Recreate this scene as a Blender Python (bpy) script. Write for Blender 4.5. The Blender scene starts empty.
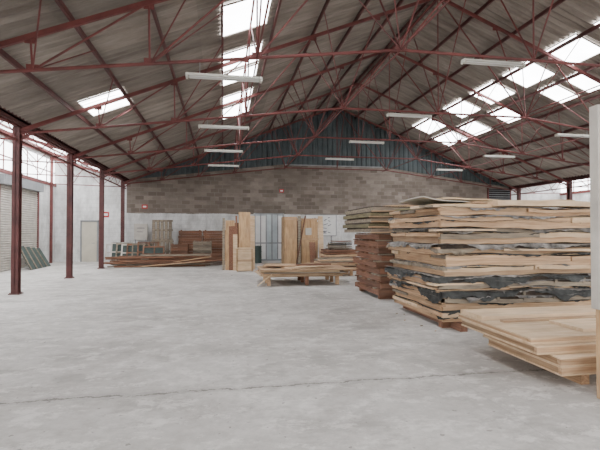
import bpy, math, random
from math import sin, cos, pi, radians
from mathutils import Vector, Matrix

random.seed(7)
R = random.uniform

# ------------------------------------------------------------------ materials
def s2l(c):
    return tuple(((v/255)/12.92 if v/255 <= .04045 else ((v/255+.055)/1.055)**2.4) for v in c)

class NT:
    def __init__(s, name, rough=.8, metal=0):
        s.m = bpy.data.materials.new(name); s.m.use_nodes = True
        s.t = s.m.node_tree; s.n = s.t.nodes
        s.b = s.n['Principled BSDF']
        s.b.inputs['Roughness'].default_value = rough
        s.b.inputs['Metallic'].default_value = metal
        s.geo = s.n.new('ShaderNodeNewGeometry')
    def mapping(s, sc=(1,1,1), rot=(0,0,0)):
        m = s.n.new('ShaderNodeMapping'); m.inputs['Scale'].default_value = sc
        m.inputs['Rotation'].default_value = rot
        s.t.links.new(s.geo.outputs['Position'], m.inputs['Vector']); return m.outputs[0]
    def noise(s, vec, scale=1, detail=4, rough=.55):
        n = s.n.new('ShaderNodeTexNoise'); n.inputs['Scale'].default_value = scale
        n.inputs['Detail'].default_value = detail; n.inputs['Roughness'].default_value = rough
        s.t.links.new(vec, n.inputs['Vector']); return n.outputs['Fac']
    def ramp(s, fac, stops):
        r = s.n.new('ShaderNodeValToRGB'); e = r.color_ramp.elements
        while len(e) < len(stops): e.new(.5)
        for i, (p, c) in enumerate(stops):
            e[i].position = p; e[i].color = (*c, 1)
        s.t.links.new(fac, r.inputs[0]); return r.outputs[0]
    def mix(s, fac, a, b, mode='MIX'):
        m = s.n.new('ShaderNodeMix'); m.data_type = 'RGBA'; m.blend_type = mode
        for v, k in ((fac, 0), (a, 6), (b, 7)):
            if isinstance(v, bpy.types.NodeSocket): s.t.links.new(v, m.inputs[k])
            elif k == 0: m.inputs[0].default_value = v
            else: m.inputs[k].default_value = (*v, 1)
        return m.outputs[2]
    def math(s, op, a, b=0, c=0):
        m = s.n.new('ShaderNodeMath'); m.operation = op
        for i, v in enumerate((a, b, c)):
            if isinstance(v, bpy.types.NodeSocket): s.t.links.new(v, m.inputs[i])
            else: m.inputs[i].default_value = v
        return m.outputs[0]
    def sep(s, vec=None):
        x = s.n.new('ShaderNodeSeparateXYZ'); s.t.links.new(vec or s.geo.outputs['Position'], x.inputs[0]); return x.outputs
    def col(s, c): 
        if isinstance(c, bpy.types.NodeSocket): s.t.links.new(c, s.b.inputs['Base Color'])
        else: s.b.inputs['Base Color'].default_value = (*c, 1)
    def bump(s, h, st=.3, d=.02):
        b = s.n.new('ShaderNodeBump'); b.inputs['Strength'].default_value = st; b.inputs['Distance'].default_value = d
        s.t.links.new(h, b.inputs['Height']); s.t.links.new(b.outputs[0], s.b.inputs['Normal'])

def wood(name, a, b, sc, var=.35, rough=.8, grey=.3):
    m = NT(name, rough)
    n = m.noise(m.mapping(sc), 1, 5, .6)
    n2 = m.noise(m.mapping((1.5, 1.5, 1.5)), 1, 4, .65)
    c = m.ramp(n, [(.3, s2l(b)), (.62, s2l(a))])
    st = m.ramp(n2, [(.45, (0, 0, 0)), (.7, (1, 1, 1))])
    c = m.mix(m.math('MULTIPLY', st, grey), c, s2l((118, 108, 100)))
    ri = m.geo.outputs['Random Per Island']
    k = m.ramp(ri, [(0, (1-var,)*3), (.5, (1-var*.2, 1-var*.25, 1-var*.3)), (1, (1.0,)*3)])
    c = m.mix(1.0, c, k, 'MULTIPLY')
    m.col(c); m.bump(n, .3, .01); return m.m

def plain(name, c, rough=.7, metal=0, var=.15, scale=3):
    m = NT(name, rough, metal)
    n = m.noise(m.mapping(), scale, 5, .6)
    l = s2l(c)
    m.col(m.ramp(n, [(.3, tuple(v*(1-var*1.6) for v in l)), (.7, tuple(min(1, v*(1+var)) for v in l))]))
    m.bump(n, .1, .01); return m.m

def emis(name, c, st):
    m = NT(name, .5)
    n = m.noise(m.mapping((1.2, 1.2, 1.2)), 1, 4)
    cc = m.ramp(n, [(.25, tuple(v*.75 for v in c)), (.65, c)])
    m.col((.8, .8, .8)); m.t.links.new(cc, m.b.inputs['Emission Color'])
    m.b.inputs['Emission Strength'].default_value = st; return m.m

M = {}
M['steel'] = plain('red_oxide_steel', (108, 56, 53), .65, 0, .3, 2)
M['steel_dark'] = plain('dark_red_steel', (84, 45, 43), .65, 0, .3, 2)
M['ply'] = wood('plywood_pale', (228, 202, 170), (204, 174, 138), (2, 14, 14), .18, .9, .3)
M['woodX'] = wood('timber_long_x', (214, 182, 148), (172, 136, 102), (2, 30, 40), .35, .9)
M['woodY'] = wood('timber_long_y', (208, 175, 140), (162, 125, 94), (30, 2, 40), .4, .9)
M['brownX'] = wood('brown_timber_x', (150, 108, 84), (106, 72, 55), (2, 25, 30), .5)
M['brownY'] = wood('brown_timber_y', (150, 108, 86), (102, 68, 53), (25, 2, 30), .5)
M['greyw'] = wood('weathered_timber', (160, 148, 130), (112, 102, 90), (3, 12, 20), .4)
M['greenw'] = wood('mossy_timber', (138, 130, 98), (96, 90, 62), (10, 3, 25), .4)
M['vert'] = wood('plywood_vertical', (208, 174, 134), (172, 136, 98), (12, 12, 2), .3)
M['membrane'] = plain('grey_membrane', (132, 128, 124), .8, 0, .5, 5)
M['dark'] = plain('black_membrane', (60, 62, 61), .75, 0, .55, 6)
M['insul'] = plain('insulation_fill', (70, 60, 52), .95, 0, .4, 12)
M['white'] = plain('white_paint', (222, 222, 220), .5, 0, .06, 2)
M['lampbody'] = plain('aged_enamel', (196, 194, 184), .5, 0, .08, 2)
M['offwhite'] = plain('offwhite_board', (190, 184, 175), .7, 0, .12, 3)
M['greymetal'] = plain('galvanised_metal', (140, 142, 144), .5, .3, .15, 2)
M['beige'] = plain('beige_door_paint', (188, 182, 166), .6, 0, .08, 2)
M['greendk'] = plain('dark_green_board', (62, 76, 72), .7, 0, .2, 4)
M['redsign'] = plain('red_sign', (180, 50, 46), .5, 0, .05, 2)
M['black'] = plain('dark_opening', (36, 36, 40), .8, 0, .2, 2)
M['glass'] = emis('rooflight_sheet', (.97, .98, 1.0), 16)
M['pane'] = emis('translucent_pane', (.96, .98, 1.0), 8)
M['ink'] = plain('marker_ink', (60, 66, 84), .8, 0, .1, 2)
M['glazing'] = plain('frosted_glazing', (176, 186, 190), .25, 0, .1, 2)

# floor concrete
m = NT('concrete_floor', .8)
n1 = m.noise(m.mapping((.35, .35, .35)), 1, 8, .7)
n2 = m.noise(m.mapping((7, 7, 7)), 1, 8, .75)
n3 = m.noise(m.mapping((.9, 1.6, 1)), 1, 8, .75)
n4 = m.noise(m.mapping((2.2, 3.2, 1)), 1, 8, .8)
c = m.ramp(n1, [(.36, s2l((166, 162, 157))), (.62, s2l((212, 209, 205)))])
c = m.mix(m.math('MULTIPLY', m.ramp(n2, [(.42, (0,)*3), (.62, (1,)*3)]), .45), c, s2l((158, 154, 149)))
st = m.ramp(n3, [(.5, (0, 0, 0)), (.61, (1, 1, 1))])
c = m.mix(m.math('MULTIPLY', st, .5), c, s2l((144, 139, 134)))
c = m.mix(m.math('MULTIPLY', m.ramp(n4, [(.52, (0,)*3), (.59, (1,)*3)]), .55), c, s2l((224, 221, 217)))
px, py, pz = m.sep()
wob = m.noise(m.mapping((1.8, 1.8, 1.8)), 1, 8, .8)
yy = m.math('ADD', py, m.math('MULTIPLY', m.math('SUBTRACT', wob, .5), .3))
d1 = m.math('ABSOLUTE', m.math('SUBTRACT', yy, 4.5))
brk = m.noise(m.mapping((4, 2, 1)), 1, 5, .7)
w = m.math('MULTIPLY', m.math('MAXIMUM', m.math('SUBTRACT', brk, .4), 0), .13)
j = m.math('LESS_THAN', d1, w)
halo = m.math('LESS_THAN', d1, m.math('MULTIPLY', brk, .14))
c = m.mix(m.math('MULTIPLY', halo, .25), c, s2l((140, 135, 130)))
d2 = m.math('ABSOLUTE', m.math('SUBTRACT', yy, 8.4))
j2 = m.math('MULTIPLY', m.math('LESS_THAN', d2, .012), .3)
xx = m.math('ADD', px, m.math('MULTIPLY', m.math('SUBTRACT', wob, .5), .1))
d3 = m.math('ABSOLUTE', m.math('SUBTRACT', xx, 2.5))
j3 = m.math('MULTIPLY', m.math('LESS_THAN', d3, .008), .12)
jj = m.math('MAXIMUM', m.math('MULTIPLY', j, .7), m.math('MAXIMUM', j2, j3))
c = m.mix(jj, c, s2l((92, 87, 82)))
spk = m.noise(m.mapping((12, 12, 12)), 1, 2, .5)
c = m.mix(m.math('MULTIPLY', m.math('GREATER_THAN', spk, .71), .6), c, s2l((112, 107, 102)))
m.col(c); m.bump(n2, .3, .012); M['floor'] = m.m

def blockwall(name, limit, all_white=False):
    m = NT(name, .9)
    x, y, z = m.sep()
    cx = m.n.new('ShaderNodeCombineXYZ')
    m.t.links.new(m.math('ADD', x, y), cx.inputs[0]); m.t.links.new(z, cx.inputs[1])
    b = m.n.new('ShaderNodeTexBrick')
    b.inputs['Scale'].default_value = 1; b.inputs['Brick Width'].default_value = .45
    b.inputs['Row Height'].default_value = .225; b.inputs['Mortar Size'].default_value = .012
    b.inputs['Color1'].default_value = (*s2l((156, 146, 136)), 1)
    b.inputs['Color2'].default_value = (*s2l((104, 93, 84)), 1)
    b.inputs['Mortar'].default_value = (*s2l((146, 137, 128)), 1)
    m.t.links.new(cx.outputs[0], b.inputs['Vector'])
    n = m.noise(m.mapping((.4, .4, .9)), 1, 8, .72)
    n5 = m.noise(m.mapping((5, 5, 8)), 1, 5, .7)
    g = m.mix(m.ramp(n, [(.4, (.65,)*3), (.6, (0,)*3)]), b.outputs['Color'], s2l((92, 81, 73)))
    g = m.mix(m.math('MULTIPLY', n5, .4), g, s2l((130, 120, 110)))
    n2 = m.noise(m.mapping((1, 1, .5)), 2, 8, .7)
    wpaint = m.ramp(n2, [(.36, s2l((178, 177, 175))), (.6, s2l((220, 220, 219)))])
    wpaint = m.mix(m.math('MULTIPLY', b.outputs['Fac'], .3), wpaint, s2l((165, 165, 165)))
    if all_white: m.col(wpaint)
    else:
        e = m.math('ADD', z, m.math('MULTIPLY', m.math('SUBTRACT', n, .5), .3))
        lo = m.math('LESS_THAN', e, limit)
        left = m.math('LESS_THAN', x, -5.2)
        right = m.math('GREATER_THAN', x, 18.2)
        k = m.math('MAXIMUM', lo, m.math('MAXIMUM', left, right))
        m.col(m.mix(k, g, wpaint))
    m.bump(b.outputs['Fac'], .5, -.012)
    return m.m
M['block'] = blockwall('block_wall', 2.62)
M['blockw'] = blockwall('white_block_wall', 9, True)

m = NT('fibre_cement_roof', .9)
n = m.noise(m.mapping((.5, 3.5, .5)), 1, 7, .7)
n2 = m.noise(m.mapping((.3, .3, .3)), 1, 5, .6)
c = m.ramp(n, [(.32, s2l((112, 103, 95))), (.68, s2l((168, 160, 151)))])
c = m.mix(m.math('MULTIPLY', n2, .4), c, s2l((106, 96, 87)))
ri = m.ramp(m.geo.outputs['Random Per Island'], [(0, (.76,)*3), (1, (1,)*3)])
m.col(m.mix(1.0, c, ri, 'MULTIPLY')); M['roof'] = m.m
M['clad'] = plain('teal_grey_cladding', (76, 86, 88), .7, 0, .25, 1)
M['yard'] = plain('yard_asphalt', (150, 150, 150), .9, 0, .1, 1)

# ------------------------------------------------------------------ mesh builder
class MB:
    def __init__(s): s.v = []; s.f = []; s.fm = []; s.mats = []
    def mi(s, k):
        if k not in s.mats: s.mats.append(k)
        return s.mats.index(k)
    def add(s, vs, fs, k):
        o = len(s.v); s.v += [tuple(v) for v in vs]; i = s.mi(k)
        for f in fs: s.f.append(tuple(o+a for a in f)); s.fm.append(i)
    def box(s, x0, x1, y0, y1, z0, z1, k, mat=None):
        vs = [(x, y, z) for x in (x0, x1) for y in (y0, y1) for z in (z0, z1)]
        if mat: vs = [mat @ Vector(v) for v in vs]
        s.add(vs, [(0,1,3,2),(4,6,7,5),(0,4,5,1),(2,3,7,6),(0,2,6,4),(1,5,7,3)], k)
    def beam(s, p, q, w, h, k):
        p = Vector(p); q = Vector(q); d = (q-p); L = d.length; d.normalize()
        up = Vector((0,0,1)) if abs(d.z) < .95 else Vector((0,1,0))
        a = d.cross(up).normalized(); b = a.cross(d).normalized()
        vs = []
        for e in (p, q):
            for (i, j) in ((-1,-1),(1,-1),(1,1),(-1,1)): vs.append(e + a*i*w/2 + b*j*h/2)
        s.add(vs, [(3,2,1,0),(4,5,6,7),(0,1,5,4),(1,2,6,5),(2,3,7,6),(3,0,4,7)], k)
    def tube(s, p, q, r, k, n=8):
        p = Vector(p); q = Vector(q); d = (q-p).normalized()
        up = Vector((0,0,1)) if abs(d.z) < .95 else Vector((0,1,0))
        a = d.cross(up).normalized(); b = a.cross(d).normalized(); vs = []
        for e in (p, q):
            for i in range(n):
                t = 2*pi*i/n; vs.append(e + a*cos(t)*r + b*sin(t)*r)
        fs = [(i, (i+1)%n, n+(i+1)%n, n+i) for i in range(n)]
        fs += [tuple(range(n-1, -1, -1)), tuple(range(n, 2*n))]
        s.add(vs, fs, k)
    def slab(s, x0, x1, y0, y1, z0, z1, k, amp=0, rot=0, lift=0, ph=None):
        nx = max(2, int((x1-x0)/.12)); ny = max(2, int((y1-y0)/.12))
        if ph is None: ph = (R(1,3.2), R(1,3), R(0,6), R(0,6), R(5,9), R(0,6))
        a, b, p, q, c2, r2 = ph
        cx, cy = (x0+x1)/2, (y0+y1)/2; ca, sa = cos(rot), sin(rot)
        def P(i, j, z):
            x = x0+(x1-x0)*i/nx; y = y0+(y1-y0)*j/ny
            dz = amp*(sin(a*x+p)*.5+sin(b*y+q)*.3+sin(c2*x+r2)*.2) + lift*((x-cx)/(x1-x0))
            dx, dy = x-cx, y-cy
            return (cx+dx*ca-dy*sa, cy+dx*sa+dy*ca, z+dz)
        vs = [P(i, j, z) for z in (z0, z1) for i in range(nx+1) for j in range(ny+1)]
        N = (nx+1)*(ny+1); I = lambda i, j, l: l*N+i*(ny+1)+j
        top = []
        for i in range(nx):
            for j in range(ny):
                top.append((I(i,j,1), I(i+1,j,1), I(i+1,j+1,1), I(i,j+1,1)))
                top.append((I(i,j,0), I(i,j+1,0), I(i+1,j+1,0), I(i+1,j,0)))
        for i in range(nx):
            top.append((I(i,0,0), I(i+1,0,0), I(i+1,0,1), I(i,0,1)))
            top.append((I(i,ny,0), I(i,ny,1), I(i+1,ny,1), I(i+1,ny,0)))
        for j in range(ny):
            top.append((I(0,j,0), I(0,j,1), I(0,j+1,1), I(0,j+1,0)))
            top.append((I(nx,j,0), I(nx,j+1,0), I(nx,j+1,1), I(nx,j,1)))
        s.add(vs, top, k)
    def flap(s, x0, x1, y0, y1, z, drop, k, out=.03, gaps=0):
        pts = []
        n = int((y1-y0)/.05)
        for i in range(n): pts.append((x0, y1-(y1-y0)*i/n, -1, 0))
        n = int((x1-x0)/.05)
        for i in range(n+1): pts.append((x0+(x1-x0)*i/n, y0, 0, -1))
        vs = []; ph, ph2, ph3 = R(0, 6), R(0, 6), R(0, 6); u = 0
        for (x, y, nx, ny) in pts:
            u += .05
            dd = drop*(.55+.3*sin(u*2.3+ph)+.3*sin(u*5.1+ph2)+.2*sin(u*13+ph3)) + R(-.014, .014)
            if gaps and sin(u*1.7+ph3) > 1-gaps: dd = .005
            dd = max(.005, dd)
            w1 = out*(.6+.5*sin(u*7+ph)) + R(0, .014)
            up = .016*sin(u*4+ph2)+R(-.004, .004)
            for (o, zz) in ((-.08, z), (w1*.5, z+up), (w1, z-dd*.5+up), (w1*.8+R(0, .018), z-dd+up)):
                vs.append((x+nx*o, y+ny*o, zz))
        fs = []
        for i in range(len(pts)-1):
            for j in range(3): fs.append((i*4+j, i*4+j+1, (i+1)*4+j+1, (i+1)*4+j))
        s.add(vs, fs, k)
    def build(s, name, smooth=False, bevel=0, parent=None):
        xs = [v[0] for v in s.v]; ys = [v[1] for v in s.v]; zs = [v[2] for v in s.v]
        o = ((min(xs)+max(xs))/2, (min(ys)+max(ys))/2, min(zs))
        me = bpy.data.meshes.new(name)
        me.from_pydata([(a-o[0], b-o[1], c-o[2]) for a, b, c in s.v], [], s.f)
        for k in s.mats: me.materials.append(M[k])
        for i, p in enumerate(me.polygons): p.material_index = s.fm[i]; p.use_smooth = smooth
        me.update()
        ob = bpy.data.objects.new(name, me); ob.location = o
        bpy.context.scene.collection.objects.link(ob)
        if parent: ob.parent = parent
        if bevel:
            b = ob.modifiers.new('bevel', 'BEVEL'); b.width = bevel; b.segments = 1; b.limit_method = 'ANGLE'
        return ob

# ------------------------------------------------------------------ building dimensions
XL, XR = -5.25, 18.25      # column lines
RX, RZ, EZ = 6.5, 9.1, 4.45
YB, YF = 25.0, -8.0
OL, OR = -8.8, 21.8
SL = (RZ-EZ)/(RX-XL)
TY = [-3.9, .1, 4.1, 8.15, 12.3, 16.25, 20.25, 24.3]
def roofz(x): return RZ - abs(x-RX)*SL
def tiez(x):
    r = abs(x-RX); return 5.25 if r < 3 else 5.25-(r-3)/8.75*1.1

# floor
b = MB(); b.box(OL-.2, OR+.2, YF, YB+.2, -.2, 0, 'floor'); b.build('floor')
b = MB(); b.box(-40, 50, -50, YF, -.25, -.02, 'yard'); b.build('yard_ground')

# back wall
b = MB()
prof = [(OL-.2, 5.7), (XL, 4.45), (RX-3, 5.55), (RX+3, 5.55), (XR, 4.45), (OR+.2, 5.7)]
for (xa, za), (xb, zb) in zip(prof[:-1], prof[1:]):
    vs = [(xa,YB,0),(xb,YB,0),(xb,YB,zb),(xa,YB,za),(xa,YB+.2,0),(xb,YB+.2,0),(xb,YB+.2,zb),(xa,YB+.2,za)]
    b.add(vs, [(0,1,2,3),(5,4,7,6),(3,2,6,7),(0,4,5,1)], 'block')
b.build('wall_back')

# gable cladding (real ribs)
b = MB(); vs = []; xs = []
x = XL
while x < XR:
    for dx, dy in ((0, 0), (.16, 0), (.19, .05), (.27, .05)): xs.append((min(x+dx, XR), YB+.02+dy))
    x += .3
for (x, y) in xs:
    r = abs(x-RX); zb = 5.5 if r < 3 else 5.5-(r-3)/8.75*1.1
    vs += [(x, y, zb), (x, y, roofz(x)+.03)]
b.add(vs, [(2*i, 2*i+2, 2*i+3, 2*i+1) for i in range(len(xs)-1)], 'clad')
b.box(RX-3, RX+3, YB-.06, YB+.02, 5.5, 5.56, 'greymetal')
b.build('wall_gable_cladding')

# side walls with clerestory
for side, X, sgn in (('left', OL, -1), ('right', OR, 1)):
    b = MB()
    xa, xb = (X-.2, X) if sgn < 0 else (X, X+.2)
    if side == 'left':
        for (ya, yb) in ((YF, 10.4), (14, 19.0), (22.6, YB)): b.box(xa, xb, ya, yb, 0, 3.85, 'blockw')
        b.box(xa, xb, YF, YB, 3.85, 4.15, 'blockw')
    else: b.box(xa, xb, YF, YB, 0, 4.15, 'blockw')
    b.box(xa, xb, YF, YB, 5.35, 5.7, 'blockw')
    b.build('wall_'+side)
    b = MB()
    xm = X + sgn*.08
    b.box(xm-.02, xm+.02, YF, YB, 4.15, 5.35, 'pane')
    y = YF
    while y < YB:
        b.box(xm-.05, xm+.05, y, y+.05, 4.15, 5.35, 'steel'); y += 1.1
    b.box(xm-.05, xm+.05, YF, YB, 4.7, 4.75, 'steel')
    b.build('window_clerestory_'+side)
    b = MB(); b.box(X-.05 if sgn > 0 else X, X if sgn > 0 else X+.05, YF, YB, 4.0, 4.16, 'steel')
    for y in TY:
        b.box(min(X, X-sgn*.12), max(X, X-sgn*.12), y-.05, y+.05, 0, 5.5, 'steel')
    b.build('trim_rail_'+side)

# roller shutters, hung on the inside face of the wall
for (ya, yb) in ((18.9, 22.7), (10.3, 14.1)):
    b = MB(); z = 0; o = .1
    while z < 3.6:
        vs = [(OL-.08+o, ya, z), (OL-.08+o, yb, z), (OL-.04+o, ya, z+.035), (OL-.04+o, yb, z+.035), (OL-.04+o, ya, z+.07), (OL-.04+o, yb, z+.07), (OL-.08+o, ya, z+.1), (OL-.08+o, yb, z+.1)]
        b.add(vs, [(0,1,3,2),(2,3,5,4),(4,5,7,6)], 'offwhite' if ya > 15 else 'greymetal'); z += .1
    b.box(OL+.01, OL+.1, ya, ya+.1, 0, 3.85, 'steel'); b.box(OL+.01, OL+.1, yb-.1, yb, 0, 3.85, 'steel')
    b.box(OL+.01, OL+.3, ya, yb, 3.52, 3.9, 'greymetal')
    b.build('door_roller_shutter')

# main roof: corrugated sheets
def corr(b, xa, xb, zfun, ya, yb, pitch=.2, a=.034, dz=0, k='roof'):
    n = int((yb-ya)/pitch*4)
    vs = []
    for i in range(n+1):
        y = ya+(yb-ya)*i/n; w = a*sin(2*pi*(y-ya)/pitch+.4)
        vs += [(xa, y, zfun(xa)+w+dz), (xb, y, zfun(xb)+w+dz)]
    b.add(vs, [(2*i, 2*i+1, 2*i+3, 2*i+2) for i in range(n)], k)
b = MB()
W = (RX-XL)/5
for s in (-1, 1):
    for i in range(5):
        for jn in range(24):
            ya = YF+jn*1.38; xa = RX+s*W*i; xb = RX+s*(W*(i+1)+.1)
            corr(b, xa, xb, roofz, ya, ya+1.38, .1972, dz=-.006*i, k='roof')
b.beam((RX, YF, RZ-.0), (RX, YB, RZ-.0), .35, .04, 'greymetal')
b.build('ceiling_roof_sheeting')
b = MB()
for jn in range(12):
    ya = YF+jn*2.76
    corr(b, XL, OL-.2, lambda x: 4.5+(XL-x)*.33, ya, ya+2.76)
    corr(b, XR, OR+.2, lambda x: 4.5+(x-XR)*.33, ya, ya+2.76)
b.build('ceiling_aisle_sheeting')

# rooflights
def rooflight(xa, xb, ya, yb):
    b = MB(); zf = roofz; off = -.05
    vs = [(xa,ya,zf(xa)+off),(xb,ya,zf(xb)+off),(xb,yb,zf(xb)+off),(xa,yb,zf(xa)+off)]
    vs += [(x, y, z+.015) for x, y, z in vs]
    b.add(vs, [(0,1,2,3),(7,6,5,4),(0,4,5,1),(1,5,6,2),(2,6,7,3),(3,7,4,0)], 'glass')
    for t in (0, 1):
        y = ya+(yb-ya)*t
        b.beam((xa, y, zf(xa)+off-.01), (xb, y, zf(xb)+off-.01), .03, .03, 'roof')
    for x in (xa, xb): b.beam((x, ya, zf(x)+off-.01), (x, yb, zf(x)+off-.01), .03, .03, 'roof')
    b.build('window_rooflight')
for ya, yb in ((-6, -4.4), (-3, -1), (.6, 3), (5, 7), (9.4, 10.9), (12.0, 13.3), (13.55, 14.6), (15.9, 17.1), (17.35, 19.0)):
    rooflight(-.05, 1.08, ya, yb)
rooflight(-3.75, -2.65, 12.1, 13.5)
for ya, yb in ((-6, -3.5), (-2, 1), (2, 4.5), (6, 8), (9, 10.6), (11.2, 12.6), (13.2, 14.7), (15.3, 16.9), (17.6, 19.2), (20.6, 22.6)):
    rooflight(10.35, 11.4, ya, yb)
for ya, yb in ((-4, 0), (4, 7), (9.8, 11), (12.6, 13.3), (13.7, 14.6), (16.6, 17.7), (18.9, 20.3), (21, 23)):
    rooflight(11.75, 12.8, ya, yb)

# ------------------------------------------------------------------ steelwork
def truss_mesh(y, b):
    H = (RX-XL)
    N = 6
    for s in (-1, 1):
        tp = [(RX+s*H*(1-i/N), y, roofz(RX+s*H*(1-i/N))-.24) for i in range(N+1)]
        for p, q in zip(tp[:-1], tp[1:]): b.beam(p, q, .06, .09, 'steel')
        bx = [H, H*.83, H*.665, H*.5, 3.0, 0]
        bt = [(RX+s*v, y, tiez(RX+s*v)) for v in bx]
        for p, q in zip(bt[:-1], bt[1:]): b.tube(p, q, .032, 'steel')
        for i in range(1, 5):
            b.tube(tp[i], bt[i], .019, 'steel', 6)
            b.tube(bt[i], tp[i+1], .019, 'steel', 6)
        b.tube(tp[1], bt[0], .022, 'steel', 6)
        b.tube(bt[4], tp[6], .022, 'steel', 6)
        b.tube(bt[4], tp[4], .019, 'steel', 6)
        for i in (1, 2, 3, 4, 5): b.box(tp[i][0]-.09, tp[i][0]+.09, y-.01, y+.01, tp[i][2]-.12, tp[i][2], 'steel')
        for i in (1, 2, 3, 4): b.box(bt[i][0]-.1, bt[i][0]+.1, y-.01, y+.01, bt[i][2], bt[i][2]+.1, 'steel')
    b.tube((RX, y, tiez(RX)), (RX, y, RZ-.24), .019, 'steel', 6)
for y in TY:
    b = MB(); truss_mesh(y, b); b.build('roof_truss')

# purlins
b = MB(); NP = 9
for s in (-1, 1):
    for i in range(NP+1):
        x = RX+s*((RX-XL)*i/NP + (.12 if i == 0 else 0))
        if i == NP: x = RX+s*(RX-XL-.15)
        b.beam((x, YF, roofz(x)-.13), (x, YB, roofz(x)-.13), .05, .11, 'steel_dark')
b.build('roof_purlins')

# longitudinal bracing
b = MB()
for x in (RX, RX-5.87, RX+5.87, RX-3, RX+3):
    zt, zb = roofz(x)-.26, tiez(x)
    if x != RX: b.tube((x, YF, zb), (x, YB, zb), .018, 'steel', 6)
    if abs(x-RX) != 3:
        for ya, yb in zip(TY[:-1], TY[1:]):
            ym = (ya+yb)/2
            b.tube((x, ya, zb), (x, ym, zt), .017, 'steel', 6); b.tube((x, yb, zb), (x, ym, zt), .017, 'steel', 6)
        b.tube((x, YF, zt-.02), (x, YB, zt-.02), .025, 'steel', 6)
for y in TY[1:]:
    for s in (-1, 1):
        for v, u in ((9.75, 9.1), (7.8, 6.5), (3.0, 3.9)):
            x = RX+s*v; xu = RX+s*u
            for dy in (-1.3, 1.3):
                if y+dy < YB: b.tube((x, y, tiez(x)), (xu, y+dy, roofz(xu)-.16), .014, 'steel', 6)
b.build('roof_wind_bracing')

# eaves girders and gutters
for X, sd in ((XL, 'left'), (XR, 'right')):
    b = MB()
    b.box(X-.2, X+.2, YF, YB, 4.42, 4.46, 'steel_dark')
    b.box(X-.2, X-.16, YF, YB, 4.42, 4.62, 'steel_dark'); b.box(X+.16, X+.2, YF, YB, 4.42, 4.62, 'steel_dark')
    b.build('trim_valley_gutter_'+sd)
    b = MB()
    b.beam((X, YF, 4.36), (X, YB, 4.36), .1, .08, 'steel'); b.beam((X, YF, 3.98), (X, YB, 3.98), .05, .05, 'steel')
    y = YF+.1; up = True
    while y < YB-.6:
        b.tube((X, y, 3.98 if up else 4.36), (X, y+.675, 4.36 if up else 3.98), .014, 'steel', 6); y += .675; up = not up
    b.build('trim_eaves_girder_'+sd)
# columns
for X in (XL, XR):
    for y in TY:
        b = MB(); w, d = .085, .085
        b.box(X-w, X+w, y-d, y-d+.014, .02, 4.32, 'steel_dark'); b.box(X-w, X+w, y+d-.014, y+d, .02, 4.32, 'steel_dark')
        b.box(X-.008, X+.008, y-d, y+d, .02, 4.32, 'steel_dark')
        b.box(X-.13, X+.13, y-.13, y+.13, 0, .025, 'steel_dark')
        for sx in (-.1, .1):
            for sy in (-.1, .1): b.tube((X+sx, y+sy, .02), (X+sx, y+sy, .05), .012, 'steel', 6)
        s = 1 if X == XL else -1
        b.beam((X+s*.08, y, 4.0), (X+s*.4, y, 4.2), .05, .05, 'steel')
        b.build('steel_column')
# aisle rafters
for X, s, O, sd in ((XL, -1, OL, 'left'), (XR, 1, OR, 'right')):
    b = MB()
    for y in TY:
        b.beam((X, y, 4.4), (O, y, 5.45), .06, .1, 'steel')
        b.tube((X, y, 4.0), (O, y, 4.1), .025, 'steel', 6)
        for t, u in ((.3, .15), (.3, .55), (.7, .55), (.7, .95)):
            b.tube((X+(O-X)*t, y, 4.0+.1*t), (X+(O-X)*u, y, 4.4+1.05*u), .015, 'steel', 6)
    for t in (.1, .4, .7, .95):
        x = X+(O-X)*t; b.beam((x, YF, 4.46+1.1*t), (x, YB, 4.46+1.1*t), .05, .08, 'steel')
    b.build('trim_aisle_rafters_'+sd)
for X, s in ((XL, -1), (XR, 1)):
    for ya in (2.2, 6.3, 8.5, 10.4, 12.5, 14.4, 16.4, 18.5, 20.5, 22.5):
        b = MB(); xa, xb = X+s*.5, X+s*3.2; f = lambda x: 4.5+abs(x-X)*.33-.04
        vs = [(xa,ya,f(xa)),(xb,ya,f(xb)),(xb,ya+1.6,f(xb)),(xa,ya+1.6,f(xa))]
        vs += [(x, y, z+.012) for x, y, z in vs]
        b.add(vs, [(0,1,2,3),(7,6,5,4),(0,4,5,1),(1,5,6,2),(2,6,7,3),(3,7,4,0)], 'pane'); b.build('window_aisle_rooflight')

# fluorescent fittings
def striplight(x, y, z):
    b = MB(); L = .68
    k = 'lampbody'
    b.box(x-L, x+L, y-.035, y+.035, z+.02, z+.07, k)
    b.add([(x-L,y-.08,z+.01),(x+L,y-.08,z+.01),(x+L,y-.035,z+.045),(x-L,y-.035,z+.045)], [(0,1,2,3)], k)
    b.add([(x-L,y+.08,z+.01),(x+L,y+.08,z+.01),(x+L,y+.035,z+.045),(x-L,y+.035,z+.045)], [(3,2,1,0)], k)
    for s in (-.045, .045): b.tube((x-L+.04, y+s, z+.0), (x+L-.04, y+s, z+.0), .013, 'white', 8)
    for s in (-1, 1):
        b.box(x+s*L-.02, x+s*L+.02, y-.07, y+.07, z-.02, z+.06, k)
        b.tube((x+s*.45, y, z+.07), (x+s*.45, y, max(z+.12, tiez(x+s*.45))), .006, 'greymetal', 5)
    b.build('fluorescent_strip_light')
for y in TY[3:7]:
    for x, z in ((.02, 4.5), (5.55, 5.1), (11.3, 4.72)): striplight(x, y, z if x > 1 else 4.45+(y-8)*.015)

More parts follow.
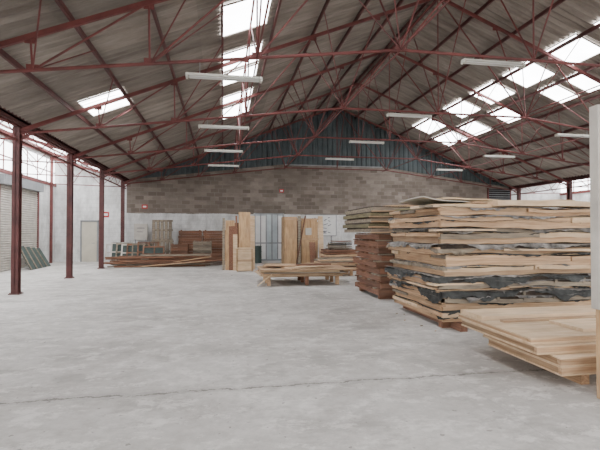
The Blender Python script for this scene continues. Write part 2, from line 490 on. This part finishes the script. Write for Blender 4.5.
# ------------------------------------------------------------------ big panel stack
b = MB(); X0, X1, Y0, Y1 = 3.5, 6.9, 6.6, 8.65
for x in (3.75, 4.9, 6.2): b.box(x, x+.12, Y0-.2 if x < 4 else Y0+.02, Y1, 0, .12, 'brownY')
b.box(3.6, 4.1, Y0+.12, Y0+.24, 0, .12, 'brownX')
z = .12
layers = [('t', .17), ('t', .14), ('k', .19), ('t', .08), ('k', .17), ('t', .17), ('t', .19),
          ('w', .17), ('t', .2), ('g', .07), ('t', .2), ('t', .15)]
for li, (kind, t) in enumerate(layers):
    jx, jy, e = R(-.13, .08), R(-.13, .05), R(-.04, .05)
    a, c, d = X0+jx, Y0+jy, X1+R(-.1, .1)
    if li < 2: a = X0+.04+R(0,.03); c = Y0+R(0,.03)
    am = .034; rt = 0
    ph = (R(1,3.2), R(1,3), R(0,6), R(0,6), R(5,9), R(0,6))
    if kind == 't':
        b.slab(a+.05, d-.02, c+.06, Y1+e-.02, z+.0, z+t-.03, 'insul', .0)
        b.slab(a+.01, d, c+.012, c+.06, z+.01, z+t*.5, 'woodX', am, rt, 0, ph)
        xx = a-.012
        while xx < d-.02:
            L = R(1.0, 3.0); x2 = min(d, xx+L)
            o = R(-.015, .035)
            b.slab(xx, x2-.006, c-.012-o, c+.045, z+t*.5, z+t-.012+R(-.012, 0), random.choice(['ply', 'woodX', 'ply', 'woodX', 'greyw']), am, 0, 0, ph)
            xx = x2
        b.slab(a, a+.05, c+.06, Y1+e, z+.01, z+t*.7, 'woodY', am*.4)
        yy = c-.01
        while yy < Y1+e-.05:
            y2 = min(Y1+e, yy+R(.5, 1.5)); o = R(0, .07)
            b.slab(a-.012-o, a+.045, yy, y2-.006, z+t*.6, z+t-.012, random.choice(['woodY', 'ply', 'woodY', 'greyw']), am*.4); yy = y2
        b.slab(d-.05, d, c+.06, Y1+e, z, z+t-.006, 'woodY', 0)
        b.slab(a, d, Y1+e-.05, Y1+e, z, z+t-.006, 'woodX', 0)
        b.slab(a+.03, d-.03, c+.03, Y1+e-.03, z+t-.02, z+t-.004, 'ply', .004)
        b.flap(a, d, c, Y1+e, z+t, R(.03, .06), random.choice(['membrane', 'dark', 'membrane']), .035, .7)
        if random.random() < .4: b.flap(a, d, c, Y1+e, z+t*.6, R(.03, .06), 'dark', .03, 1.3)
    elif kind == 'k':
        b.slab(a+.03, d-.02, c+.03, Y1+e-.02, z, z+t, 'insul', .0)
        b.slab(a, d, c, c+.05, z, z+.07, 'greyw', am, 0, 0, ph); b.slab(a, a+.05, c, Y1+e, z, z+t*.8, 'woodY', am*.4)
        xx = a+.1
        while xx < d:
            b.box(xx, xx+.05, c-.01, c+.04, z+.02, z+t*.9, 'greyw'); xx += R(.4, .7)
        b.flap(a-.01, d, c-.01, Y1+e, z+t, t*.9, 'dark', .045); b.flap(a, d, c, Y1+e, z+t*.55, t*.3, 'membrane', .05, .9)
        b.flap(a, d, c, Y1+e, z+t+.01, .035, 'membrane', .06, .5)
    elif kind == 'w':
        b.slab(a+.03, d-.02, c+.03, Y1+e-.02, z, z+t, 'insul', 0)
        b.slab(a, d, c+.02, c+.07, z, z+.08, 'woodX', am, 0, 0, ph); b.slab(a, a+.05, c, Y1+e, z, z+t*.7, 'woodY', am*.4)
        b.flap(a, d, c, Y1+e, z+t, t*.6, 'membrane', .06); b.flap(a, d, c, Y1+e, z+t*.6, t*.4, 'greyw', .05, .6)
    else:
        b.slab(a, d, c, Y1+e, z, z+t, 'greyw' if kind == 'g' else 'dark', .01)
        b.flap(a-.02, d, c-.02, Y1+e, z+t, t*.8+.02, 'membrane', .04)
    z += t
for (x, zz, L, rr) in ((3.3, .75, 1.3, .06), (4.6, 1.28, 1.6, -.04), (3.35, 1.62, 1.1, .05), (5.2, .98, 1.5, .03)):
    b.slab(x, x+L, Y0-.14, Y0+.1, zz, zz+.03, 'ply', .015, rr)
b.slab(X0-.25, X0+1.2, Y0+.1, Y0+.3, z-.005, z+.03, 'greyw', .01, .1)
b.slab(X0-.1, X0+1.7, Y0+.05, Y0+.9, z+.01, z+.06, 'ply', .02, .02)
b.slab(X0+1.0, X1+.1, Y0-.1, Y0+.4, z+.02, z+.11, 'ply', .02, -.01)
b.slab(X0+.9, X1, Y0+.5, Y0+1.6, z+.1, z+.14, 'woodX', .03, .02)
b.slab(X0-.05, X0+1.3, Y0+.5, Y0+1.7, z+.06, z+.09, 'greenw', .03, .05, .1)
b.slab(X0+.1, X0+1.6, Y0+.7, Y0+1.9, z+.14, z+.158, 'offwhite', .06, -.04, -.12)
b.slab(X0+.5, X1, Y0+.9, Y0+1.9, z+.17, z+.2, 'ply', .03, .03)
for i in range(6):
    x = X0+R(.2, 2.2); b.slab(x, x+.9, Y0+R(0, .3), Y0+R(.4, .5), z+.06+i*.006, z+.08+i*.006, random.choice(['greyw', 'woodX', 'ply']), .02, R(-.2, .2))
b.build('insulated_panel_stack')

# ------------------------------------------------------------------ brown frame stack behind
b = MB(); X0, X1, Y0, Y1 = 3.62, 5.8, 9.7, 11.6
for y in (Y0+.15, Y1-.3): b.box(X0+.05, X1, y, y+.1, 0, .1, 'brownX')
z = .1
for i in range(9):
    t = .165; jx, jy = R(-.06, .06), R(-.05, .05); a, c = X0+jx, Y0+jy
    b.slab(a, X1, c, c+.06, z, z+t-.045, 'brownX', .008); b.slab(a, X1, Y1-.06, Y1, z, z+t-.045, 'brownX', .008)
    b.slab(a, a+.06, c+.07, Y1-.07, z, z+t-.045, 'brownY', .008); b.slab(X1-.06, X1, c+.07, Y1-.07, z, z+t-.045, 'brownY', .008)
    b.box(a+.07, X1-.07, c+.07, Y1-.07, z, z+.05, 'insul')
    yy = c
    while yy < Y1-.2:
        b.box(a+R(-.07, 0), X1, yy, yy+.16, z+t-.035, z+t-.008, random.choice(['brownX', 'brownX', 'brownX', 'greyw'])); yy += .24
    z += t
for i in range(5):
    a = X0-.22+R(-.06, .08); t = .125
    b.slab(a, X1, Y0-.1+R(-.05, .05), Y1+.3, z, z+t-.035, 'greenw' if i % 2 else 'greyw', .012)
    b.slab(a-.02, X1, Y0-.12, Y0-.06, z-.01, z+.02, 'woodX', .01)
    b.box(a+.05, X1-.05, Y0, Y1+.2, z+t-.04, z+t, 'insul')
    z += t
b.slab(X0+.3, X1, Y0, Y1, z, z+.05, 'woodX', .02); b.slab(X0+.9, X1, Y0+.2, Y1, z+.07, z+.1, 'ply', .03)
b.build('timber_frame_stack')

# ------------------------------------------------------------------ pale wall panels, low stack right foreground
b = MB()
b.box(3.7, 3.8, 3.98, 5.3, 0, .13, 'woodY'); b.box(5.2, 5.3, 3.98, 5.3, 0, .13, 'woodY')
z = .13
specs = [(3.40, 5.9, 3.9, 5.15, .1), (3.36, 5.9, 3.87, 5.2, .1), (3.2, 5.9, 4.0, 5.45, .09), (3.18, 5.9, 4.07, 5.5, .07)]
for i, (a, x1, c, d, t) in enumerate(specs):
    b.box(a, x1, c, d, z, z+.018, 'ply'); b.box(a+.012, x1, c+.012, c+.06, z+.018, z+t-.02, 'woodX')
    b.box(a+.012, a+.06, c+.07, d, z+.018, z+t-.02, 'woodY'); b.box(a+.07, x1-.05, c+.07, d-.05, z+.018, z+t-.02, 'insul')
    b.box(a, x1, c, d, z+t-.02, z+t-.004, 'ply')
    if i < 3: b.box(a+.2, x1, c+.22, d, z+t-.004, z+t, 'insul')
    z += t
z -= .004
b.slab(3.95, 5.9, 4.25, 4.75, z, z+.035, 'ply', .0, .03); b.slab(3.22, 5.9, 5.0, 5.5, z, z+.05, 'ply', .0)
b.slab(3.4, 5.9, 4.84, 4.92, z, z+.03, 'woodX', .0, .02)
b.build('plywood_panel_stack')

# upright boards at far right
b = MB()
b.box(3.55, 4.0, 3.56, 3.64, 0, .86, 'vert'); b.box(3.52, 4.0, 3.56, 3.66, .86, 2.82, 'offwhite')
b.box(3.58, 4.0, 3.5, 3.56, 1.0, 1.1, 'vert'); b.box(3.58, 4.0, 3.5, 3.56, .1, .2, 'vert'); b.box(3.6, 3.66, 3.5, 3.56, 0, 2.3, 'vert')
b.build('upright_board_panel', bevel=.004)

# ------------------------------------------------------------------ low board pallet in the middle
def boardpile(x0, x1, y0, y1, z0, n, mats, spread=.2):
    b = MB(); z = z0
    for y in (y0+.15, (y0+y1)/2, y1-.25):
        b.box(x0+.1, x0+.2, y, y+.1, 0, z0, 'woodX'); b.box(x1-.3, x1-.2, y, y+.1, 0, z0, 'woodX'); b.box((x0+x1)/2, (x0+x1)/2+.1, y, y+.1, 0, z0, 'brownX')
    for y in (y0+.1, (y0+y1)/2, y1-.2): b.box(x0, x1-.1, y, y+.14, z0-.04, z0, 'woodX')
    for i in range(n):
        t = R(.015, .04); k = mats[i % len(mats)]
        a = x0+R(-spread, spread); c = y0+R(-.15, .15)
        b.slab(a, x1+R(-spread, spread), c, y1+R(-.15, .15), z, z+t, k, .008, R(-.05, .05)); z += t+.008
    return b, z
b, z = boardpile(1.2, 3.7, 12.7, 14.4, .3, 5, ['ply', 'woodX', 'greyw'], .2)
b.slab(1.9, 3.0, 13, 13.8, z, z+.04, 'ply', .01, .3); b.slab(1.3, 2.3, 13.4, 14.2, z+.05, z+.08, 'woodX', .01, -.2)
b.slab(2.2, 3.3, 13.0, 13.2, z+.09, z+.13, 'brownX', .01, .15); b.slab(2.6, 4.0, 13.5, 13.7, z+.09, z+.12, 'woodX', .01, -.1)
b.beam((1.0, 12.7, .03), (1.4, 12.6, .36), .1, .03, 'ply')
b.build('sheet_board_pallet')
b, z = boardpile(3.55, 4.9, 15.2, 16.6, .25, 8, ['woodX', 'ply', 'brownX', 'greyw'], .2)
b.slab(3.4, 4.9, 15.3, 15.5, z, z+.05, 'woodX', .01, .12); b.slab(3.5, 4.8, 15.7, 15.9, z+.06, z+.1, 'greyw', .01, -.15)
b.build('offcut_timber_pallet')
b = MB()
for i in range(9): b.slab(4.2+R(-.15, .1), 5.5, 17.2+R(-.1, .1), 18.3, i*.1, i*.1+.07, random.choice(['brownX', 'greyw', 'woodX']), .01, R(-.08, .08))
b.box(4.35, 5.2, 17.4, 18.2, .07, .9, 'insul')
for i in range(5): b.slab(4.3+R(-.1, .2), 5.3, 17.4, 17.9, .92+i*.07, .96+i*.07, random.choice(['brownX', 'dark', 'greyw']), .02, R(-.2, .2))
b.build('salvaged_timber_heap')

# ------------------------------------------------------------------ plank pile in front of back wall
b = MB()
for i in range(50):
    x0 = R(-5.3, -3.2); L = R(2.6, 4.2); y = R(20.4, 22.0); lay = i//8
    b.slab(x0, min(.2, x0+L), y, y+R(.12, .2), lay*.085+.0, lay*.085+R(.04, .075), random.choice(['brownX', 'brownX', 'brownX', 'greyw']), .006, R(-.05, .05))
for i in range(8):
    y = R(20.3, 21.5); x0 = R(-4.8, -2.8); b.beam((x0, y, .03), (x0+3.0, y+R(-.3, .3), R(.1, .6)), .14, .04, random.choice(['brownX', 'woodX']))
b.build('reclaimed_plank_pile')

def lean(b, x0, x1, zt, yb, depth, k, th=.04, z0=0):
    vs = [(x0, yb, z0), (x1, yb, z0), (x1, yb+depth, zt), (x0, yb+depth, zt)]
    vs += [(x, y+th, z) for x, y, z in vs]
    b.add(vs, [(0,1,2,3),(7,6,5,4),(0,4,5,1),(1,5,6,2),(2,6,7,3),(3,7,4,0)], k)
b = MB()
for i in range(12):
    z0 = i*.14
    for (a, c) in ((-2.4, -1.15), (-1.1, .2)):
        y = 24.2+z0*.25; b.slab(a+R(-.02, .02), c, y, y+.03, z0, z0+.135, 'brownX', .003)
for x in (-2.3, -1.3, -1.0, .05): lean(b, x, x+.08, 1.72, 24.28, .42, 'brownY', .04)
b.build('slatted_timber_panel')
def pallet_up(name, x0, x1, z0, z1, y, k, slats=6):
    b = MB()
    n = slats
    for i in range(n):
        xa = x0+(x1-x0)*i/n; b.box(xa, xa+(x1-x0)/n*.72, y, y+.02, z0, z1, k)
    for t in (0, .5, 1):
        z = z0+(z1-z0-.1)*t; b.box(x0, x1, y+.02, y+.11, z, z+.1, k)
    for i in range(n):
        xa = x0+(x1-x0)*i/n; b.box(xa, xa+(x1-x0)/n*.72, y+.11, y+.13, z0, z1, k)
    b.build(name)
pallet_up('shipping_pallet', -3.75, -2.6, 0, 1.15, 24.0, 'greyw'); pallet_up('shipping_pallet', -3.7, -2.65, 1.15, 2.25, 24.02, 'greyw', 5)
b = MB()
for i in range(8):
    x0 = -6.0+i*.28; y = 23.9-i*.1; zt = 1.1-R(0, .25)
    k = random.choice(['offwhite', 'greyw', 'greendk', 'brownX'])
    for (a, c) in ((x0, x0+.07), (x0+.54, x0+.61), (x0+1.0, x0+1.07)): lean(b, a, c, zt, y-.2, .3, k)
    for f in (0, .5, .92):
        za = zt*f; b.box(x0, x0+1.06, y-.2+.3*f, y-.16+.3*f, za, za+.07, k)
    if i % 2: lean(b, x0+.06, x0+1.0, zt, y-.17, .3, 'greendk', .01)
b.build('salvaged_window_frames')
b = MB(); b.box(-4.75, -4.05, YB-.3, YB-.26, 1.15, 2.05, 'offwhite'); b.box(-4.7, -4.64, YB-.34, YB-.26, 0, 1.2, 'greymetal'); b.box(-4.16, -4.1, YB-.34, YB-.26, 0, 1.2, 'greymetal')
b.box(-4.6, -4.2, YB-.31, YB-.3, 1.8, 1.83, 'ink'); b.box(-4.6, -4.3, YB-.31, YB-.3, 1.6, 1.62, 'ink'); b.build('standing_notice_board')

def door(name, x0, x1, zt, k, y=YB):
    b = MB()
    b.box(x0, x1, y-.05, y-.005, .01, zt, k)
    b.box(x0-.08, x0, y-.08, y-.003, 0, zt+.08, 'greymetal'); b.box(x1, x1+.08, y-.08, y-.003, 0, zt+.08, 'greymetal'); b.box(x0-.08, x1+.08, y-.08, y-.003, zt, zt+.08, 'greymetal')
    w = x1-x0
    b.box(x0+w*.12, x1-w*.12, y-.06, y-.05, .2, zt*.45, k); b.box(x0+w*.12, x1-w*.12, y-.06, y-.05, zt*.52, zt-.15, k)
    b.tube((x1-.12, y-.12, 1.0), (x1-.24, y-.12, 1.0), .015, 'greymetal'); b.tube((x1-.12, y-.12, 1.0), (x1-.12, y-.05, 1.0), .012, 'greymetal')
    b.build(name)
door('door_1', -7.45, -6.7, 2.15, 'beige')
# glazed partition
b = MB(); x0, x1, y, zt = 1.75, 3.35, 24.2, 2.65
n = 5
for i in range(n+1):
    x = x0+(x1-x0)*i/n; b.box(x-.03, x+.03, y, y+.07, 0, zt, 'greymetal')
for zz in (0, .95, zt-.07): b.box(x0, x1, y+.005, y+.065, zz, zz+.07, 'greymetal')
b.box(x0, x1, y+.03, y+.04, .05, zt-.05, 'glazing'); b.box(x0+.05, x0+.6, y+.015, y+.03, .1, 2.5, 'white')
b.box(x0+1.3, x1-.04, y+.015, y+.03, .1, 2.5, 'white')
b.box(x1-.03, x1+.03, y, YB, 0, zt, 'white'); b.box(x0-.03, x0+.03, y+.07, YB, 0, zt, 'white')
b.build('glazed_partition')
def sign(x, z, w=.3, h=.22):
    b = MB(); b.box(x-w/2, x+w/2, YB-.03, YB-.004, z-h/2, z+h/2, 'redsign'); b.box(x-w*.3, x+w*.3, YB-.034, YB-.03, z-h*.2, z+h*.2, 'white'); b.build('fire_safety_sign')
sign(-6.25, 2.55, .3, .3); sign(-4.25, 3.0); sign(3.35, 4.0, .25, .2)

# leaning plywood boards group
b = MB()
lean(b, .1, .5, 2.1, 18.5, .25, 'vert', .04); lean(b, .25, .62, 1.85, 18.35, .3, 'brownY', .03)
lean(b, .66, 1.15, 2.45, 18.45, .2, 'vert', .1); lean(b, 1.05, 1.35, 2.3, 18.6, .2, 'ply', .04)
lean(b, .42, .6, 1.5, 18.2, .3, 'ply', .03); lean(b, -.02, .08, 2.2, 18.5, .3, 'greyw', .05)
lean(b, .52, .6, 2.3, 18.3, .4, 'brownY', .05)
b.box(.15, 1.3, 18.85, 18.95, 0, 2.0, 'brownX')
b.build('leaning_plywood_boards')
b = MB()
cx0, cx1, cy0, cy1 = .55, 1.2, 17.7, 18.15
for x in (cx0, cx1-.05):
    for y in (cy0, cy1-.05): b.box(x, x+.05, y, y+.05, 0, .92, 'vert')
b.box(cx0+.01, cx1-.01, cy0+.015, cy0+.03, .03, .9, 'ply'); b.box(cx0+.01, cx0+.03, cy0, cy1, .03, .9, 'ply'); b.box(cx1-.03, cx1-.01, cy0, cy1, .03, .9, 'ply')
b.box(cx0-.02, cx1+.02, cy0-.02, cy1+.02, .92, .95, 'ply'); b.box(cx0, cx1, cy0, cy0+.02, .4, .48, 'woodX')
b.build('plywood_crate')

# plywood booth
b = MB(); x0, x1, y = 3.0, 4.65, 21.2
b.box(x0, x0+.62, y, y+.03, 0.02, 2.35, 'vert'); b.box(x0+.85, x1, y+.02, y+.05, .02, 2.2, 'vert')
b.box(x0+.66, x0+.8, y-.05, y, .02, 2.4, 'greyw'); b.box(x0+.1, x1+.1, y+.9, y+.95, 0, 2.2, 'brownX')
b.box(x0-.03, x0+.02, y, y+1, 0, 2.35, 'vert'); b.box(x1-.02, x1+.03, y, y+1, 0, 2.1, 'vert')
b.box(x0+.85, x1+.05, y-.02, y+.02, 1.2, 1.28, 'woodX'); b.box(x0, x1+.05, y-.04, y+.02, 2.2, 2.28, 'woodX')
b.add([(x0+.5,y-.3,0),(x0+.56,y-.3,0),(x0+1.06,y-.05,2.4),(x0+1.0,y-.05,2.4),(x0+.5,y-.26,0),(x0+.56,y-.26,0),(x0+1.06,y-.01,2.4),(x0+1.0,y-.01,2.4)],
      [(0,1,2,3),(7,6,5,4),(0,4,5,1),(1,5,6,2),(2,6,7,3),(3,7,4,0)], 'brownY')
b.box(x0+1.05, x0+1.35, y-.01, y+.02, 1.45, 1.8, 'offwhite'); b.box(x0+1.3, x0+1.42, y-.03, y-.005, .9, 1.0, 'redsign')
lean(b, x1+.05, x1+.3, 2.4, y-.2, .3, 'ply', .03); lean(b, x0+1.2, x0+1.5, 1.1, y-.5, .3, 'brownY', .03)
b.build('plywood_booth')

# extra clutter along the back
def crate(name, x, y, w, d, h, k):
    b = MB(); n = max(2, int(h/.16))
    for sx in (x, x+w-.05):
        for sy in (y, y+d-.05): b.box(sx, sx+.05, sy, sy+.05, 0, h, k)
    for i in range(n):
        z0 = .02+i*(h-.04)/n; z1 = z0+(h-.04)/n*.82
        b.box(x, x+w, y-.02, y, z0, z1, k); b.box(x, x+w, y+d, y+d+.02, z0, z1, k)
        b.box(x-.02, x, y, y+d, z0, z1, k); b.box(x+w, x+w+.02, y, y+d, z0, z1, k)
    b.box(x, x+w, y, y+d, .03, .06, k)
    b.build(name)
crate('slatted_crate', -2.6, 23.0, .8, .6, 1.0, 'brownX'); crate('slatted_crate', .55, 22.3, .7, .6, .9, 'brownX')
crate('slatted_crate', 4.95, 19.5, .7, .7, 1.1, 'greyw'); crate('slatted_crate', -1.5, 23.0, .9, .6, 1.15, 'greyw')
b = MB()
for zz in (0, .28, .58, .86): b.tube((1.7, 22.6, zz), (1.7, 22.6, zz+.02), .3, 'greendk', 20)
b.tube((1.7, 22.6, .01), (1.7, 22.6, .87), .285, 'greendk', 20); b.tube((1.8, 22.6, .88), (1.8, 22.6, .9), .03, 'greymetal', 10)
b.build('steel_drum')

# whiteboard with scribbles
b = MB(); b.box(4.8, 6.6, YB-.04, YB-.004, 1.4, 2.6, 'white')
for i in range(22):
    xa = R(4.9, 6.2); za = R(1.5, 2.45); b.beam((xa, YB-.045, za), (xa+R(.05, .3), YB-.045, za+R(-.08, .1)), .01, .03, 'ink')
for (a, c, e, f) in ((4.76, 4.8, 1.36, 2.64), (6.6, 6.64, 1.36, 2.64)): b.box(a, c, YB-.06, YB-.004, e, f, 'greymetal')
b.box(4.76, 6.64, YB-.06, YB-.004, 2.6, 2.64, 'greymetal'); b.box(4.76, 6.64, YB-.06, YB-.004, 1.36, 1.4, 'greymetal')
for x in (5.0, 6.3): b.box(x, x+.05, YB-.06, YB-.004, 0, 1.36, 'greymetal')
b.build('white_notice_board')

# dark louvre in block wall, right
b = MB(); b.box(16.6, 18.1, YB-.05, YB-.004, 3.5, 4.35, 'black')
for i in range(6): b.box(16.6, 18.1, YB-.08, YB-.04, 3.55+i*.14, 3.58+i*.14, 'greymetal')
b.box(16.52, 16.6, YB-.08, YB-.004, 3.42, 4.4, 'steel'); b.box(18.1, 18.17, YB-.08, YB-.004, 3.42, 4.4, 'steel')
b.build('window_louvre_vent')

# green boards by shutter
b = MB()
for i in range(4):
    y = 19.9+i*.6; x = OL+.85-i*.02
    vs = [(x, y, 0), (x, y+.5, 0), (x-.5, y+.5, 1.0-i*.05), (x-.5, y, 1.0-i*.05)]
    vs += [(a+.04, c, d) for a, c, d in vs]
    b.add(vs, [(3,2,1,0),(4,5,6,7),(0,1,5,4),(1,2,6,5),(2,3,7,6),(3,0,4,7)], 'greendk')
    b.beam((x+.05, y+.02, .02), (x-.44, y+.02, 1.0-i*.05), .03, .04, 'greyw')
b.build('leaning_green_boards')

# a few offcuts on the floor close to the stacks
b = MB()
for i in range(9):
    x, y = (R(3.1, 3.5), R(5.6, 9.4)) if i < 5 else (R(0, 3), R(14.8, 17))
    t = R(0, 3.1); L = R(.03, .09)
    b.beam((x, y, .006), (x+L*cos(t), y+L*sin(t), .006), R(.01, .03), .01, random.choice(['woodX', 'greyw']))
b.build('scattered_wood_offcuts')

# ------------------------------------------------------------------ camera, world, light
cam = bpy.data.cameras.new('camera'); co = bpy.data.objects.new('camera', cam)
bpy.context.scene.collection.objects.link(co)
co.location = (0, 0, 1.6); co.rotation_euler = (radians(90.93), 0, radians(-10.08))
cam.lens = 26.0; cam.sensor_width = 36; cam.clip_start = .05; cam.clip_end = 200
bpy.context.scene.camera = co

w = bpy.data.worlds.new('overcast_sky'); bpy.context.scene.world = w; w.use_nodes = True
bg = w.node_tree.nodes['Background']; bg.inputs[0].default_value = (1, .985, .965, 1); bg.inputs[1].default_value = 4.7
